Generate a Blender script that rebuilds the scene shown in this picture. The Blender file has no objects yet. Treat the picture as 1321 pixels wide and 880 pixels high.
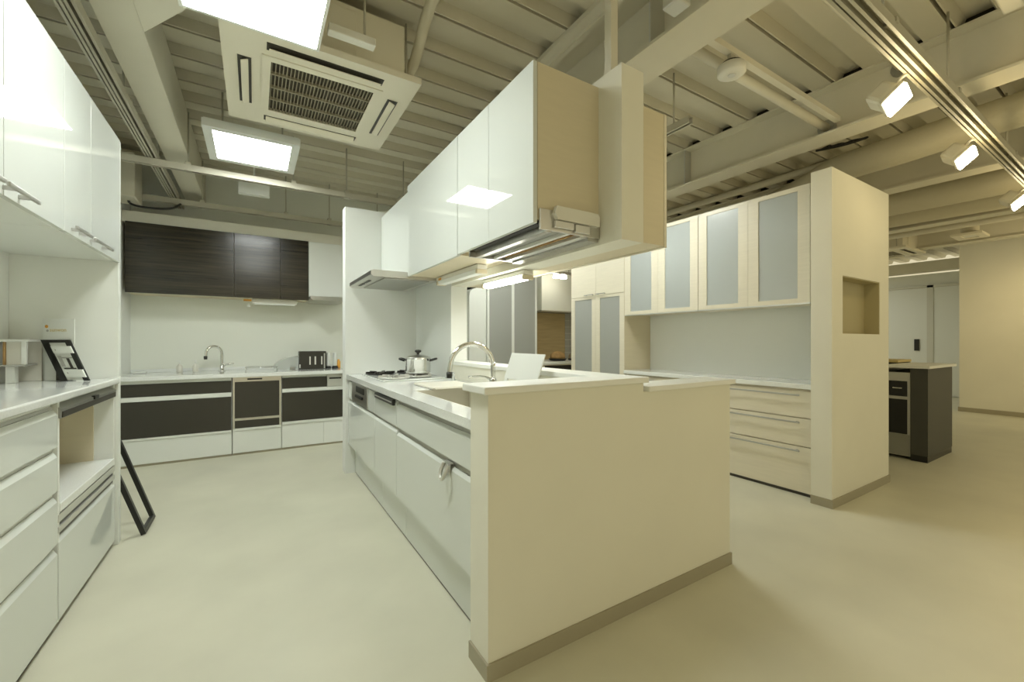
import bpy, bmesh, math, random
from mathutils import Vector, Matrix
random.seed(7)
S = bpy.context.scene
C = S.collection
R = math.radians

# ------------------------------------------------------------------ camera, world, exposure
CAMH = 1.16
cam_d = bpy.data.cameras.new('camera'); cam = bpy.data.objects.new('camera', cam_d); C.objects.link(cam)
cam_d.sensor_width = 36.0; cam_d.lens = 36.0 * 537.7 / 1321.0; cam_d.clip_start = 0.02; cam_d.clip_end = 100
cam.location = (0, 0, CAMH)
cam.rotation_euler = (R(90), 0, -math.atan2(332.5, 537.7))
S.camera = cam
w = bpy.data.worlds.new('world'); S.world = w; w.use_nodes = True
w.node_tree.nodes['Background'].inputs[0].default_value = (1.0, 0.895, 0.59, 1)
w.node_tree.nodes['Background'].inputs[1].default_value = 0.46
S.view_settings.view_transform = 'Standard'; S.view_settings.look = 'None'
S.view_settings.exposure = 0.69; S.view_settings.gamma = 1.0
S.view_settings.use_curve_mapping = False
LED_COL = (0.96, 1.0, 0.95); LED_POWER = 18.5
SPOT_COL = (1.0, 0.78, 0.40); SPOT_W = 24.0

# ------------------------------------------------------------------ materials
MATS = {}
def mat(name, col, rough=0.5, metal=0.0, coat=0.0, trans=0.0, emit=None, estr=0.0, noise=None, bump=None, spec=0.5, alpha=1.0):
    m = bpy.data.materials.new(name); m.use_nodes = True
    nt = m.node_tree; p = nt.nodes['Principled BSDF']
    p.inputs['Base Color'].default_value = (*col, 1); p.inputs['Roughness'].default_value = rough
    p.inputs['Metallic'].default_value = metal; p.inputs['Coat Weight'].default_value = coat
    p.inputs['Coat Roughness'].default_value = 0.015
    p.inputs['Transmission Weight'].default_value = trans; p.inputs['Specular IOR Level'].default_value = spec
    if emit: p.inputs['Emission Color'].default_value = (*emit, 1); p.inputs['Emission Strength'].default_value = estr
    tc = nt.nodes.new('ShaderNodeTexCoord'); mp = nt.nodes.new('ShaderNodeMapping')
    nt.links.new(tc.outputs['Object'], mp.inputs['Vector'])
    if noise:
        sc, amt, stretch, det = noise                       # noise scale, amount, per-axis stretch, detail
        mp.inputs['Scale'].default_value = stretch
        n = nt.nodes.new('ShaderNodeTexNoise'); n.inputs['Scale'].default_value = sc; n.inputs['Detail'].default_value = det
        nt.links.new(mp.outputs[0], n.inputs['Vector'])
        r = nt.nodes.new('ShaderNodeValToRGB')
        r.color_ramp.elements[0].position = 0.3; r.color_ramp.elements[1].position = 0.7
        r.color_ramp.elements[0].color = (*[max(0, c * (1 - amt)) for c in col], 1)
        r.color_ramp.elements[1].color = (*[min(1, c * (1 + amt)) for c in col], 1)
        nt.links.new(n.outputs['Fac'], r.inputs[0]); nt.links.new(r.outputs[0], p.inputs['Base Color'])
    if bump:
        sc, st, dist = bump
        n2 = nt.nodes.new('ShaderNodeTexNoise'); n2.inputs['Scale'].default_value = sc; n2.inputs['Detail'].default_value = 4
        nt.links.new(tc.outputs['Object'], n2.inputs['Vector'])
        b = nt.nodes.new('ShaderNodeBump'); b.inputs['Strength'].default_value = st; b.inputs['Distance'].default_value = dist
        nt.links.new(n2.outputs['Fac'], b.inputs['Height']); nt.links.new(b.outputs[0], p.inputs['Normal'])
    MATS[name] = m
    return m
mat('gloss_white', (0.66, 0.69, 0.65), 0.6, coat=1.0, spec=0.0)
mat('handle_metal', (0.46, 0.46, 0.43), 0.3, metal=0.4)
mat('matte_white', (0.76, 0.78, 0.73), 0.55)
mat('panel_white', (0.77, 0.79, 0.74), 0.35, noise=(3, 0.02, (1, 1, 1), 2))
mat('wall_paper', (0.76, 0.745, 0.635), 0.85, bump=(260, 0.12, 0.002), noise=(2.5, 0.02, (1, 1, 1), 3))
mat('wall_white', (0.80, 0.82, 0.78), 0.7, bump=(200, 0.08, 0.002))
mat('cap_white', (0.80, 0.81, 0.76), 0.35)
mat('worktop', (0.80, 0.82, 0.79), 0.13, noise=(160, 0.05, (1, 1, 1), 2), coat=0.4)
mat('cream', (0.66, 0.59, 0.42), 0.45, noise=(6, 0.02, (1, 9, 9), 4))
mat('cream_wood', (0.74, 0.69, 0.55), 0.38, noise=(5, 0.03, (1, 1, 12), 5))
mat('dark_wood', (0.032, 0.027, 0.016), 0.2, spec=0.5, noise=(4, 0.55, (0.6, 1, 14), 5))
mat('dark_panel', (0.040, 0.036, 0.026), 0.38)
mat('charcoal', (0.06, 0.06, 0.048), 0.5)
mat('black', (0.012, 0.012, 0.010), 0.35)
mat('black_glass', (0.008, 0.008, 0.007), 0.08, coat=0.5)
mat('dark_void', (0.02, 0.018, 0.012), 0.9)
mat('steel', (0.62, 0.61, 0.57), 0.28, metal=1.0, noise=(4, 0.06, (1, 40, 1), 3))
mat('satin', (0.66, 0.66, 0.62), 0.4, metal=0.7)
mat('chrome', (0.75, 0.75, 0.72), 0.1, metal=1.0)
mat('grey_steel', (0.40, 0.40, 0.37), 0.35, metal=0.8)
mat('frosted', (0.60, 0.64, 0.62), 0.30, trans=0.30, coat=0.35)
mat('grey_glass', (0.36, 0.37, 0.34), 0.3, coat=0.2)
mat('clear', (0.80, 0.83, 0.80), 0.15, trans=0.6)
mat('back_panel', (0.80, 0.82, 0.74), 0.4)
mat('sink_beige', (0.66, 0.64, 0.55), 0.3)
mat('floor', (0.61, 0.595, 0.47), 0.42, noise=(1.7, 0.07, (1, 1, 1), 8), bump=(30, 0.03, 0.002))
mat('skirting', (0.36, 0.33, 0.235), 0.5)
mat('deck', (0.62, 0.585, 0.46), 0.5, noise=(1.2, 0.06, (1, 1, 1), 4))
mat('beam', (0.67, 0.64, 0.52), 0.6, noise=(2, 0.04, (1, 1, 1), 3))
mat('duct', (0.58, 0.54, 0.40), 0.6, bump=(14, 0.3, 0.02))
mat('rail', (0.45, 0.43, 0.34), 0.45)
mat('ac_white', (0.74, 0.70, 0.56), 0.45)
mat('ac_grille', (0.07, 0.062, 0.04), 0.6)
mat('ac_bar', (0.30, 0.27, 0.18), 0.5)
mat('plastic', (0.72, 0.71, 0.63), 0.4)
mat('led', (1, 1, 1), 0.5, emit=LED_COL, estr=LED_POWER)
mat('tube', (1, 1, 1), 0.5, emit=(1, 1, 0.92), estr=22.0)
mat('lens', (1, 1, 1), 0.5, emit=(1, 0.93, 0.72), estr=14.0)
mat('orange', (0.72, 0.36, 0.06), 0.5)
mat('gold', (0.62, 0.50, 0.22), 0.5)
mat('print_grey', (0.42, 0.42, 0.38), 0.5)
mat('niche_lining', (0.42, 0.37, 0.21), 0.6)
mat('brown_wall', (0.47, 0.36, 0.18), 0.4, noise=(4, 0.08, (1, 1, 8), 4))
mat('bread', (0.42, 0.26, 0.10), 0.7, noise=(12, 0.3, (1, 1, 1), 4))
mat('far_white', (0.72, 0.74, 0.68), 0.6)
mat('far_frame', (0.60, 0.60, 0.52), 0.6)

# ------------------------------------------------------------------ mesh helpers (world coordinates)
ORG = {}
class MB:
    def __init__(s): s.bm = bmesh.new()
    def box(s, x0, x1, y0, y1, z0, z1, b=0.0, seg=2, mtx=None):
        r = bmesh.ops.create_cube(s.bm, size=1.0)
        vs = r['verts']
        for v in vs:
            v.co = Vector(((x0 + x1) / 2 + v.co.x * (x1 - x0), (y0 + y1) / 2 + v.co.y * (y1 - y0), (z0 + z1) / 2 + v.co.z * (z1 - z0)))
        if b > 0:
            es = set(e for v in vs for e in v.link_edges)
            rr = bmesh.ops.bevel(s.bm, geom=list(es), offset=b, segments=seg, affect='EDGES', profile=0.5, clamp_overlap=True)
            vs = list(set(rr['verts']) | set(v for v in vs if v.is_valid))
        if mtx is not None:
            for v in set(vs): v.co = mtx @ v.co
        return s
    def cyl(s, p0, p1, r0, r1=None, n=16, caps=True):
        p0 = Vector(p0); p1 = Vector(p1); r1 = r0 if r1 is None else r1
        d = (p1 - p0).normalized()
        a = d.orthogonal().normalized(); b = d.cross(a)
        A, B = [], []
        for i in range(n):
            t = 2 * math.pi * i / n; u = a * math.cos(t) + b * math.sin(t)
            A.append(s.bm.verts.new(p0 + u * r0)); B.append(s.bm.verts.new(p1 + u * r1))
        for i in range(n):
            f = s.bm.faces.new((A[i], A[(i + 1) % n], B[(i + 1) % n], B[i])); f.smooth = True
        if caps: s.bm.faces.new(A[::-1]); s.bm.faces.new(B)
        return s
    def tube(s, pts, r, n=10, smooth_pts=0):
        pts = [Vector(p) for p in pts]
        for _ in range(smooth_pts):                       # Chaikin
            q = [pts[0]]
            for a, b in zip(pts, pts[1:]): q += [a * .75 + b * .25, a * .25 + b * .75]
            pts = q + [pts[-1]]
        rs = r if isinstance(r, (list, tuple)) else [r] * len(pts)
        rings = []; up = None
        for i, p in enumerate(pts):
            d = (pts[min(i + 1, len(pts) - 1)] - pts[max(i - 1, 0)]).normalized()
            if up is None: up = d.orthogonal().normalized()
            a = (up - d * up.dot(d)).normalized(); up = a; b = d.cross(a)
            rings.append([s.bm.verts.new(p + (a * math.cos(2 * math.pi * k / n) + b * math.sin(2 * math.pi * k / n)) * rs[min(i, len(rs) - 1)]) for k in range(n)])
        for A, B in zip(rings, rings[1:]):
            for k in range(n):
                f = s.bm.faces.new((A[k], A[(k + 1) % n], B[(k + 1) % n], B[k])); f.smooth = True
        s.bm.faces.new(rings[0][::-1]); s.bm.faces.new(rings[-1])
        return s
    def lathe(s, c, prof, n=28):
        c = Vector(c); rings = []
        for r, z in prof:
            rings.append([s.bm.verts.new(c + Vector((r * math.cos(2 * math.pi * k / n), r * math.sin(2 * math.pi * k / n), z))) for k in range(n)])
        for A, B in zip(rings, rings[1:]):
            for k in range(n):
                f = s.bm.faces.new((A[k], A[(k + 1) % n], B[(k + 1) % n], B[k])); f.smooth = True
        s.bm.faces.new(rings[0][::-1]); s.bm.faces.new(rings[-1])
        return s
    def prism(s, pts, axis, a0, a1):
        """pts: 2-D polygon in the two other axes (order x,y,z), extruded on `axis` from a0 to a1"""
        def mk(p, a):
            if axis == 'x': return (a, p[0], p[1])
            if axis == 'y': return (p[0], a, p[1])
            return (p[0], p[1], a)
        A = [s.bm.verts.new(mk(p, a0)) for p in pts]; B = [s.bm.verts.new(mk(p, a1)) for p in pts]
        n = len(pts)
        for i in range(n): s.bm.faces.new((A[i], A[(i + 1) % n], B[(i + 1) % n], B[i]))
        s.bm.faces.new(A[::-1]); s.bm.faces.new(B)
        return s
    def ring(s, x0, x1, y0, y1, z0, z1, hx0, hx1, hy0, hy1):
        """slab in x/y with a rectangular hole, thickness z0..z1"""
        o = [(x0, y0), (x1, y0), (x1, y1), (x0, y1)]; h = [(hx0, hy0), (hx1, hy0), (hx1, hy1), (hx0, hy1)]
        V = {}
        for k, P in (('o', o), ('h', h)):
            for z in (z0, z1):
                V[k, z] = [s.bm.verts.new((*p, z)) for p in P]
        for i in range(4):
            j = (i + 1) % 4
            s.bm.faces.new((V['o', z1][i], V['o', z1][j], V['h', z1][j], V['h', z1][i]))
            s.bm.faces.new((V['o', z0][j], V['o', z0][i], V['h', z0][i], V['h', z0][j]))
            s.bm.faces.new((V['o', z0][i], V['o', z0][j], V['o', z1][j], V['o', z1][i]))
            s.bm.faces.new((V['h', z0][j], V['h', z0][i], V['h', z1][i], V['h', z1][j]))
        return s
    def xf(s, m):
        for v in s.bm.verts: v.co = m @ v.co
        return s
def root_of(o):
    while o is not None and o.parent: o = o.parent
    return o
def obj(name, mb, m, parent=None, label=None):
    bm = mb.bm
    if parent is not None:
        off = ORG.get(root_of(parent).name, Vector((0, 0, 0)))
        for v in bm.verts: v.co -= off
    bmesh.ops.recalc_face_normals(bm, faces=bm.faces)
    me = bpy.data.meshes.new(name); bm.to_mesh(me); bm.free()
    me.materials.append(MATS[m] if isinstance(m, str) else m)
    o = bpy.data.objects.new(name, me); C.objects.link(o)
    if parent is not None: o.parent = parent
    if label: o['label'] = label
    return o
def tag(o, label, cat, group=None, kind=None):
    o['label'] = label; o['category'] = cat
    if group: o['group'] = group
    if kind: o['kind'] = kind
    return o
def thing(name, label, cat, loc=(0, 0, 0), group=None, kind=None):
    o = bpy.data.objects.new(name, None); C.objects.link(o); o.location = loc
    o.empty_display_size = 0.05; ORG[o.name] = Vector(loc)
    return tag(o, label, cat, group, kind)
def box(name, m, parent, x0, x1, y0, y1, z0, z1, b=0.0, label=None):
    return obj(name, MB().box(x0, x1, y0, y1, z0, z1, b), m, parent, label)
def struct(name, mb, m, label, cat): return tag(obj(name, mb, m), label, cat, kind='structure')
def dup(root, loc, label=None):
    r = root.copy(); C.objects.link(r); r.location = loc; ORG[r.name] = Vector(loc)
    if label: r['label'] = label
    for ch in list(root.children):
        c = ch.copy(); C.objects.link(c); c.parent = r
        for g in list(ch.children):
            d = g.copy(); C.objects.link(d); d.parent = c
    return r
def lamp(name, kind, loc, parent, energy, col, size=0.1, direction=(0, 0, -1), spot=None, blend=0.5, sy=None):
    d = bpy.data.lights.new(name, kind); d.energy = energy; d.color = col
    if kind == 'AREA':
        d.size = size
        if sy: d.shape = 'RECTANGLE'; d.size_y = sy
    else: d.shadow_soft_size = size
    if kind == 'SPOT': d.spot_size = spot; d.spot_blend = blend
    o = bpy.data.objects.new(name, d); C.objects.link(o)
    o.rotation_euler = Vector(direction).to_track_quat('-Z', 'Y').to_euler()
    off = ORG.get(parent.name, Vector((0, 0, 0))) if parent else Vector((0, 0, 0))
    o.location = Vector(loc) - off
    if parent: o.parent = parent
    return o

# ------------------------------------------------------------------ the room
ZD = 3.0                                                    # underside of the steel deck
LW = -1.08; BW = 5.70                                       # left wall, back wall
struct('floor', MB().box(-1.2, 13, -2.0, 6.6, -0.06, 0), 'floor', 'smooth beige vinyl showroom floor with faint mottling', 'floor')
struct('wall_left', MB().box(LW - 0.12, LW, -0.6, BW + 0.12, 0, ZD - 0.001), 'wall_white', 'white wall behind the white storage units', 'wall')
struct('wall_back', MB().box(LW, 5.2, BW, BW + 0.12, 0, ZD - 0.001), 'back_panel', 'cream back wall behind the dark fronted kitchen', 'wall')
# steel deck: one panel each 0.3 m, ribs along X
ceil = thing('ceiling', 'painted corrugated steel deck ceiling with exposed beams', 'ceiling', (0, 0, ZD), kind='structure')
def deck_profile(y):
    h = 0.058
    return [(y + 0.010, ZD), (y + 0.13, ZD), (y + 0.155, ZD + h), (y + 0.260, ZD + h), (y + 0.284, ZD), (y + 0.292, ZD), (y + 0.292, ZD + 0.068), (y + 0.010, ZD + 0.068)]
obj('deck_slab', MB().box(-1.2, 13.0, -2.0, 6.75, ZD + 0.069, ZD + 0.16), 'dark_void', ceil)
first = None
for i in range(29):
    y = -2.0 + 0.3 * i + 0.02
    if first is None:
        first = obj('deck_panel', MB().prism(deck_profile(y), 'x', -1.2, 13.0), 'deck', ceil)
    else:
        o = first.copy(); C.objects.link(o); o.location.y = 0.3 * i
def hbeam(xc, w_, z0, y0, y1, name='beam'):
    m = MB().box(xc - w_ / 2, xc + w_ / 2, y0, y1, z0, z0 + 0.016).box(xc - 0.008, xc + 0.008, y0, y1, z0 + 0.016, ZD - 0.014).box(xc - w_ / 2, xc + w_ / 2, y0, y1, ZD - 0.014, ZD - 0.001)
    b = obj(name, m, 'beam', ceil)
    obj('rib_shade_strip', MB().box(xc - 0.03, xc + 0.03, y0, y1, ZD, ZD + 0.058), 'dark_void', ceil)  # dark strip stands for the shade inside the rib voids over the beam
    return b
# boxed beam over the left kitchen, H beams elsewhere
obj('beam', MB().box(-0.622, -0.455, -2, 5.69, 2.66, ZD - 0.001, 0.004), 'beam', ceil)
hbeam(1.815, 0.24, 2.65, -2, BW - 0.01)
obj('flange_plate', MB().box(1.57, 1.694, -2, BW - 0.01, ZD - 0.03, ZD - 0.001).box(1.63, 1.66, -2, BW - 0.01, ZD - 0.05, ZD - 0.03), 'beam', ceil)
hbeam(3.60, 0.20, 2.65, -2, BW - 0.01)
for xc in (5.40, 7.45, 9.25): hbeam(xc, 0.2, 2.65, -2, 6.5)
# stiffener plates on the beam over the hanging cabinets
obj('stiffener', MB().box(1.70, 1.806, 1.42, 1.432, 2.667, ZD - 0.015), 'satin', ceil)
obj('stiffener', MB().box(3.505, 3.591, 2.52, 2.532, 2.667, ZD - 0.015), 'satin', ceil)
# haunch beside the boxed beam
obj('haunch', MB().prism([(-0.454, 2.66), (-0.25, 2.36), (-0.25, 1.2), (-0.454, 1.2)], 'z', 2.66, ZD - 0.001), 'beam', ceil)

# storage run partition (left), hob wall, hanging wall, island walls, niche wall
struct('wall_storage_end', MB().box(LW, -0.658, 3.20, 3.245, 0, 2.31, 0.002), 'panel_white', 'white end panel closing the white storage run', 'wall')
struct('wall_hob', MB().box(0.676, 1.45, 3.86, 3.99, 0, 2.335).box(1.312, 1.45, 3.03, 3.86, 0, 2.335), 'wall_white', 'white corner wall around the hob with pot', 'wall')
struct('wall_hanging', MB().box(1.316, 1.45, 1.25, 3.03, 1.59, 2.335), 'wall_paper', 'cream hanging wall that carries the white upper cabinets', 'wall')
struct('trim_1', MB().box(1.335, 1.375, 1.33, 1.37, 2.335, ZD - 0.001), 'beam', 'square post from hanging wall up to the deck', 'post')
isl = thing('wall_island', 'cream low wall around the kitchen island with white cap', 'wall', (1.06, 1.3, 0), kind='structure')
obj('wall_body', MB().box(0.677, 1.45, 1.25, 1.385, 0, 0.978).box(1.312, 1.45, 1.385, 3.03, 0, 0.978).box(1.45, 2.107, 1.25, 1.385, 0, 0.938), 'wall_paper', isl)
obj('cap', MB().box(0.652, 1.462, 1.228, 1.405, 0.978, 1.004, 0.004).box(1.295, 1.462, 1.405, 3.03, 0.978, 1.004, 0.004), 'cap_white', isl)
obj('cap', MB().box(1.463, 2.125, 1.228, 1.405, 0.938, 0.962, 0.004), 'cap_white', isl)
struct('baseboard_island', MB().box(0.669, 2.115, 1.242, 1.25, 0, 0.06).box(0.669, 0.677, 1.25, 1.385, 0, 0.06).box(2.107, 2.115, 1.25, 1.385, 0, 0.06), 'skirting', 'taupe skirting around the island wall', 'baseboard')
nw = thing('wall_niche', 'cream wall stub with a recessed square niche', 'wall', (3.9, 1.35, 0), kind='structure')
x0, x1, y0, y1, zt = 3.395, 4.44, 1.287, 1.415, 2.366
n0, n1, nz0, nz1 = 3.566, 4.252, 1.213, 1.628
obj('wall_body', MB().box(x0, n0, y0, y1, 0, zt).box(n1, x1, y0, y1, 0, zt).box(n0, n1, y0, y1, 0, nz0).box(n0, n1, y0, y1, nz1, zt), 'wall_paper', nw)
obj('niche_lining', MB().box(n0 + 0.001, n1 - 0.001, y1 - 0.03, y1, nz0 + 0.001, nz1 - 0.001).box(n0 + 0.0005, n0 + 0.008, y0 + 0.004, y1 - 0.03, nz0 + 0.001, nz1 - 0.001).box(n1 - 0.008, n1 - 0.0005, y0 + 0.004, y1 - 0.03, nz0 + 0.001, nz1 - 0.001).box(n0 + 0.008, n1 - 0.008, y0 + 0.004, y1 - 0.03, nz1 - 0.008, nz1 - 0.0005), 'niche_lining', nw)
struct('baseboard_niche', MB().box(x0 - 0.008, x1 + 0.008, y0 - 0.008, y0, 0, 0.06).box(x0 - 0.008, x0, y0, y1, 0, 0.06).box(x1, x1 + 0.008, y0, y1, 0, 0.06), 'skirting', 'taupe skirting around the niche wall', 'baseboard')
struct('wall_cupboard', MB().box(3.915, 4.0, y1, 4.19, 0, 2.366), 'wall_white', 'white wall behind the cream cupboards with glass doors', 'wall')
struct('wall_right', MB().box(9.93, 12.9, -1.9, 1.975, 0, 2.86), 'wall_paper', 'plain cream wall block at far end of showroom', 'wall')
struct('baseboard_right', MB().box(9.918, 9.93, -1.9, 1.987, 0, 0.07).box(9.93, 12.3, 1.975, 1.987, 0, 0.07), 'skirting', 'taupe skirting along the far cream wall block', 'baseboard')
struct('wall_far', MB().box(12.3, 12.4, 1.99, 6.5, 0, 2.60), 'far_white', 'white far wall with sliding doors', 'wall')
struct('trim_2', MB().box(12.18, 12.4, 1.99, 6.5, 2.64, 2.86), 'beam', 'beam above the far wall with sliding doors', 'trim')
struct('trim_3', MB().box(LW + 0.001, 0.90, 5.36, BW - 0.001, 2.312, 2.42), 'wall_paper', 'cream filler above the dark wall cabinets', 'trim')
def far_door(name, ya, yb, lab, dark=False):
    d = thing(name, lab, 'door', (12.28, (ya + yb) / 2, 0), kind='structure')
    box('door_leaf', 'far_white', d, 12.265, 12.295, ya, yb, 0.01, 2.30)
    obj('door_frame', MB().box(12.25, 12.299, ya - 0.05, ya, 0, 2.35).box(12.25, 12.299, yb, yb + 0.05, 0, 2.35).box(12.25, 12.299, ya - 0.05, yb + 0.05, 2.302, 2.35), 'far_frame', d)
    box('door_handle', 'black' if dark else 'grey_steel', d, 12.245, 12.266, ya + 0.12, ya + 0.20, 0.95, 1.20)
far_door('door_1', 2.92, 3.90, 'white sliding door with a black pull', True)
far_door('door_2', 2.12, 2.82, 'narrow white door with a grey pull')

# ------------------------------------------------------------------ left storage run
XF = -0.672
def lipped(x, y0, y1, z0, z1, t=0.02, d=1, lip=0.022):
    """drawer front in the plane x (facing d*X) with its top edge chamfered as a finger pull"""
    return MB().prism([(x - d * t, z0), (x, z0), (x, z1 - lip), (x - d * 0.012, z1), (x - d * t, z1)], 'y', y0, y1)
lu = thing('drawer_unit', 'white four-drawer unit under the countertop with brochure stand', 'cabinet', (-0.88, 1.93, 0))
box('carcass', 'matte_white', lu, LW + 0.002, XF - 0.021, 1.47, 2.385, 0.025, 0.915)
box('plinth', 'dark_panel', lu, LW + 0.002, XF - 0.015, 1.47, 2.385, 0.0, 0.024)
for z0, z1 in ((0.03, 0.325), (0.345, 0.535), (0.557, 0.715), (0.735, 0.885)):
    d = obj('drawer_front', lipped(XF, 1.475, 2.382, z0, z1), 'gloss_white', lu)
    box('finger_groove', 'satin', d, XF - 0.0205, XF - 0.014, 1.475, 2.382, z1 + 0.001, z1 + 0.012)
au = thing('appliance_unit', 'white unit with open appliance bay and flap door above deep drawer', 'cabinet', (-0.88, 2.79, 0))
ya, yb = 2.392, 3.196
obj('carcass', MB().box(LW + 0.002, LW + 0.02, ya, yb, 0.025, 0.915).box(LW + 0.02, XF - 0.002, ya, ya + 0.018, 0.025, 0.915).box(LW + 0.02, XF - 0.002, yb - 0.018, yb, 0.025, 0.915)
    .box(LW + 0.02, XF - 0.03, ya + 0.018, yb - 0.018, 0.86, 0.915).box(LW + 0.02, XF - 0.03, ya + 0.018, yb - 0.018, 0.435, 0.455), 'matte_white', au)
box('bay_back', 'cream', au, LW + 0.021, LW + 0.03, ya + 0.019, yb - 0.03, 0.456, 0.859)
box('bay_side', 'cream', au, LW + 0.021, -0.755, yb - 0.0295, yb - 0.0185, 0.456, 0.859)
box('plinth', 'dark_panel', au, LW + 0.002, XF - 0.03, ya, yb, 0.0, 0.024)
fl = obj('flap_door', MB().prism([(XF - 0.03, 0.862), (XF + 0.004, 0.845), (XF + 0.006, 0.885), (XF - 0.02, 0.905)], 'y', ya + 0.004, yb - 0.004), 'grey_steel', au)
box('flap_latch', 'black', fl, XF - 0.002, XF + 0.012, 2.80, 2.86, 0.875, 0.893)
box('flap_slot', 'dark_panel', fl, XF + 0.0045, XF + 0.008, ya + 0.02, yb - 0.02, 0.848, 0.872)
sh = box('slide_shelf', 'worktop', au, LW + 0.04, XF + 0.002, ya + 0.02, yb - 0.02, 0.462, 0.50, 0.004)
box('grip_rail', 'satin', au, XF - 0.018, XF, ya + 0.003, yb - 0.003, 0.425, 0.456)
box('grip_groove', 'dark_panel', au, XF - 0.02, XF - 0.006, ya + 0.003, yb - 0.003, 0.408, 0.424)
box('grip_rail', 'satin', au, XF - 0.018, XF, ya + 0.003, yb - 0.003, 0.382, 0.407)
box('grip_groove', 'dark_panel', au, XF - 0.02, XF - 0.006, ya + 0.003, yb - 0.003, 0.365, 0.381)
obj('drawer_front', lipped(XF, ya + 0.002, yb - 0.002, 0.03, 0.364), 'gloss_white', au)
tag(obj('countertop', MB().box(LW + 0.001, -0.652, 1.45, 3.199, 0.917, 0.950, 0.006), 'worktop'), 'glossy white countertop over the four-drawer unit and appliance bay', 'countertop')
# upper cabinets, left
for k, (ya, yb, lab) in enumerate(((1.02, 2.375, 'glossy white wall cabinet beside the showroom entry end'), (2.378, 3.198, 'glossy white wall cabinet above the brochure stand'))):
    u = thing('wall_cabinet', lab, 'cabinet', (-0.9, (ya + yb) / 2, 1.61), group='white wall cabinets over the left countertop')
    box('carcass', 'matte_white', u, LW + 0.001, XF - 0.0, ya, yb, 1.612, 2.30)
    mid = 2.70 if k else 1.90
    for (a, b) in ((ya, mid), (mid, yb)):
        d = box('door', 'gloss_white', u, XF + 0.001, XF + 0.021, a + 0.002, b - 0.002, 1.606, 2.302, 0.0015)
        if k == 0: ha, hb = ((1.60, 1.82) if a == ya else (1.84, 2.05))
        else: ha, hb = ((2.40, 2.60) if a == ya else (2.63, 2.92))
        hz = 1.622
        obj('handle', MB().box(XF + 0.046, XF + 0.056, ha, hb, hz, hz + 0.014, 0.003).box(XF + 0.020, XF + 0.05, ha + 0.05, ha + 0.06, hz, hz + 0.012).box(XF + 0.020, XF + 0.05, hb - 0.06, hb - 0.05, hz, hz + 0.012), 'handle_metal', d)
# display riser on the counter, against the end panel
rs = thing('display_riser', 'low white and grey counter riser beside the brochure stand', 'display stand', (-1.0, 3.1, 0.95))
box('top_board', 'panel_white', rs, LW + 0.002, -0.957, 3.04, 3.19, 1.156, 1.168)
box('back_panel', 'plastic', rs, LW + 0.002, -0.957, 3.185, 3.198, 0.951, 1.1555)
box('middle_board', 'print_grey', rs, LW + 0.002, -0.972, 3.05, 3.184, 1.034, 1.042)
box('upper_panel', 'plastic', rs, -1.043, -0.99, 3.07, 3.08, 1.0425, 1.1555)
box('edge_strip', 'bread', rs, -1.052, -1.044, 3.06, 3.07, 1.0425, 1.1555)
box('upright', 'panel_white', rs, -0.99, -0.972, 3.06, 3.075, 1.0425, 1.1555)
box('upright', 'panel_white', rs, -1.043, -1.012, 3.06, 3.10, 0.951, 1.0335)
# brochure stand with slanted black frame (faces the aisle, turned toward the showroom)
bs = thing('brochure_stand', 'white brochure stand with black slanted frame on countertop', 'display stand', (-0.82, 3.08, 0.95))
ca = math.atan2(332.5, 537.7)
BM = Matrix.Translation((-0.862, 3.095, 0.9515)) @ Matrix.Rotation(-ca, 4, 'Z')      # local x along the base, y to the back, z up
def slant(x0, x1, z0, z1, y0=0.0, y1=0.008, k=-0.49):
    m = MB().box(0, 1, y0, y1, z0, z1)
    for v in m.bm.verts: v.co.x = (x1 if v.co.x > 0.5 else x0) + k * v.co.z
    return m.xf(BM)
obj('side_bar', slant(0.0, 0.032, 0.0, 0.215), 'black', bs); obj('side_bar', slant(0.122, 0.15, 0.0, 0.215), 'black', bs)
obj('top_bar', slant(0.032, 0.122, 0.2, 0.215), 'black', bs)
obj('leaflet', slant(0.028, 0.126, 0.004, 0.2, 0.006, 0.010), 'panel_white', bs)
obj('leaflet_pocket', slant(0.045, 0.146, 0.145, 0.182, -0.008, -0.001), 'panel_white', bs)
obj('leaflet_pocket', slant(0.05, 0.15, 0.02, 0.06, -0.008, -0.001), 'panel_white', bs)
obj('leaflet_print', slant(0.045, 0.06, 0.075, 0.13, 0.002, 0.0055), 'print_grey', bs)
obj('leaflet_print', slant(0.06, 0.12, 0.118, 0.124, 0.002, 0.0055), 'print_grey', bs)
obj('leaflet_print', slant(0.085, 0.097, 0.066, 0.118, 0.002, 0.0055), 'dark_panel', bs)
obj('leaflet_print', slant(0.05, 0.11, 0.062, 0.068, 0.002, 0.0055), 'dark_panel', bs)
obj('leaflet_print', slant(0.06, 0.066, 0.158, 0.166, -0.010, -0.0085), 'print_grey', bs)
obj('leaflet_print', slant(0.066, 0.072, 0.038, 0.046, -0.010, -0.0085), 'print_grey', bs)
obj('back_box', MB().box(-0.105, -0.045, 0.02, 0.06, 0.0, 0.19).xf(BM), 'panel_white', bs)
obj('easel_leg', MB().box(-0.045, -0.040, 0.02, 0.06, 0.0, 0.10).box(-0.04, 0.03, 0.03, 0.05, 0.0, 0.004).xf(BM), 'dark_panel', bs)
obj('header_card', MB().box(-0.105, 0.06, 0.012, 0.016, 0.19, 0.325).xf(BM), 'panel_white', bs)
obj('logo_dot', MB().cyl((-0.085, 0.0118, 0.285), (-0.085, 0.0105, 0.285), 0.0085).xf(BM), 'orange', bs)
obj('logo_dot', MB().cyl((-0.08, 0.0118, 0.263), (-0.08, 0.0105, 0.263), 0.006).xf(BM), 'print_grey', bs)
fc = bpy.data.curves.new('logo_text', 'FONT'); fc.body = 'sunwon'; fc.size = 0.028; fc.extrude = 0.0004
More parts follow.
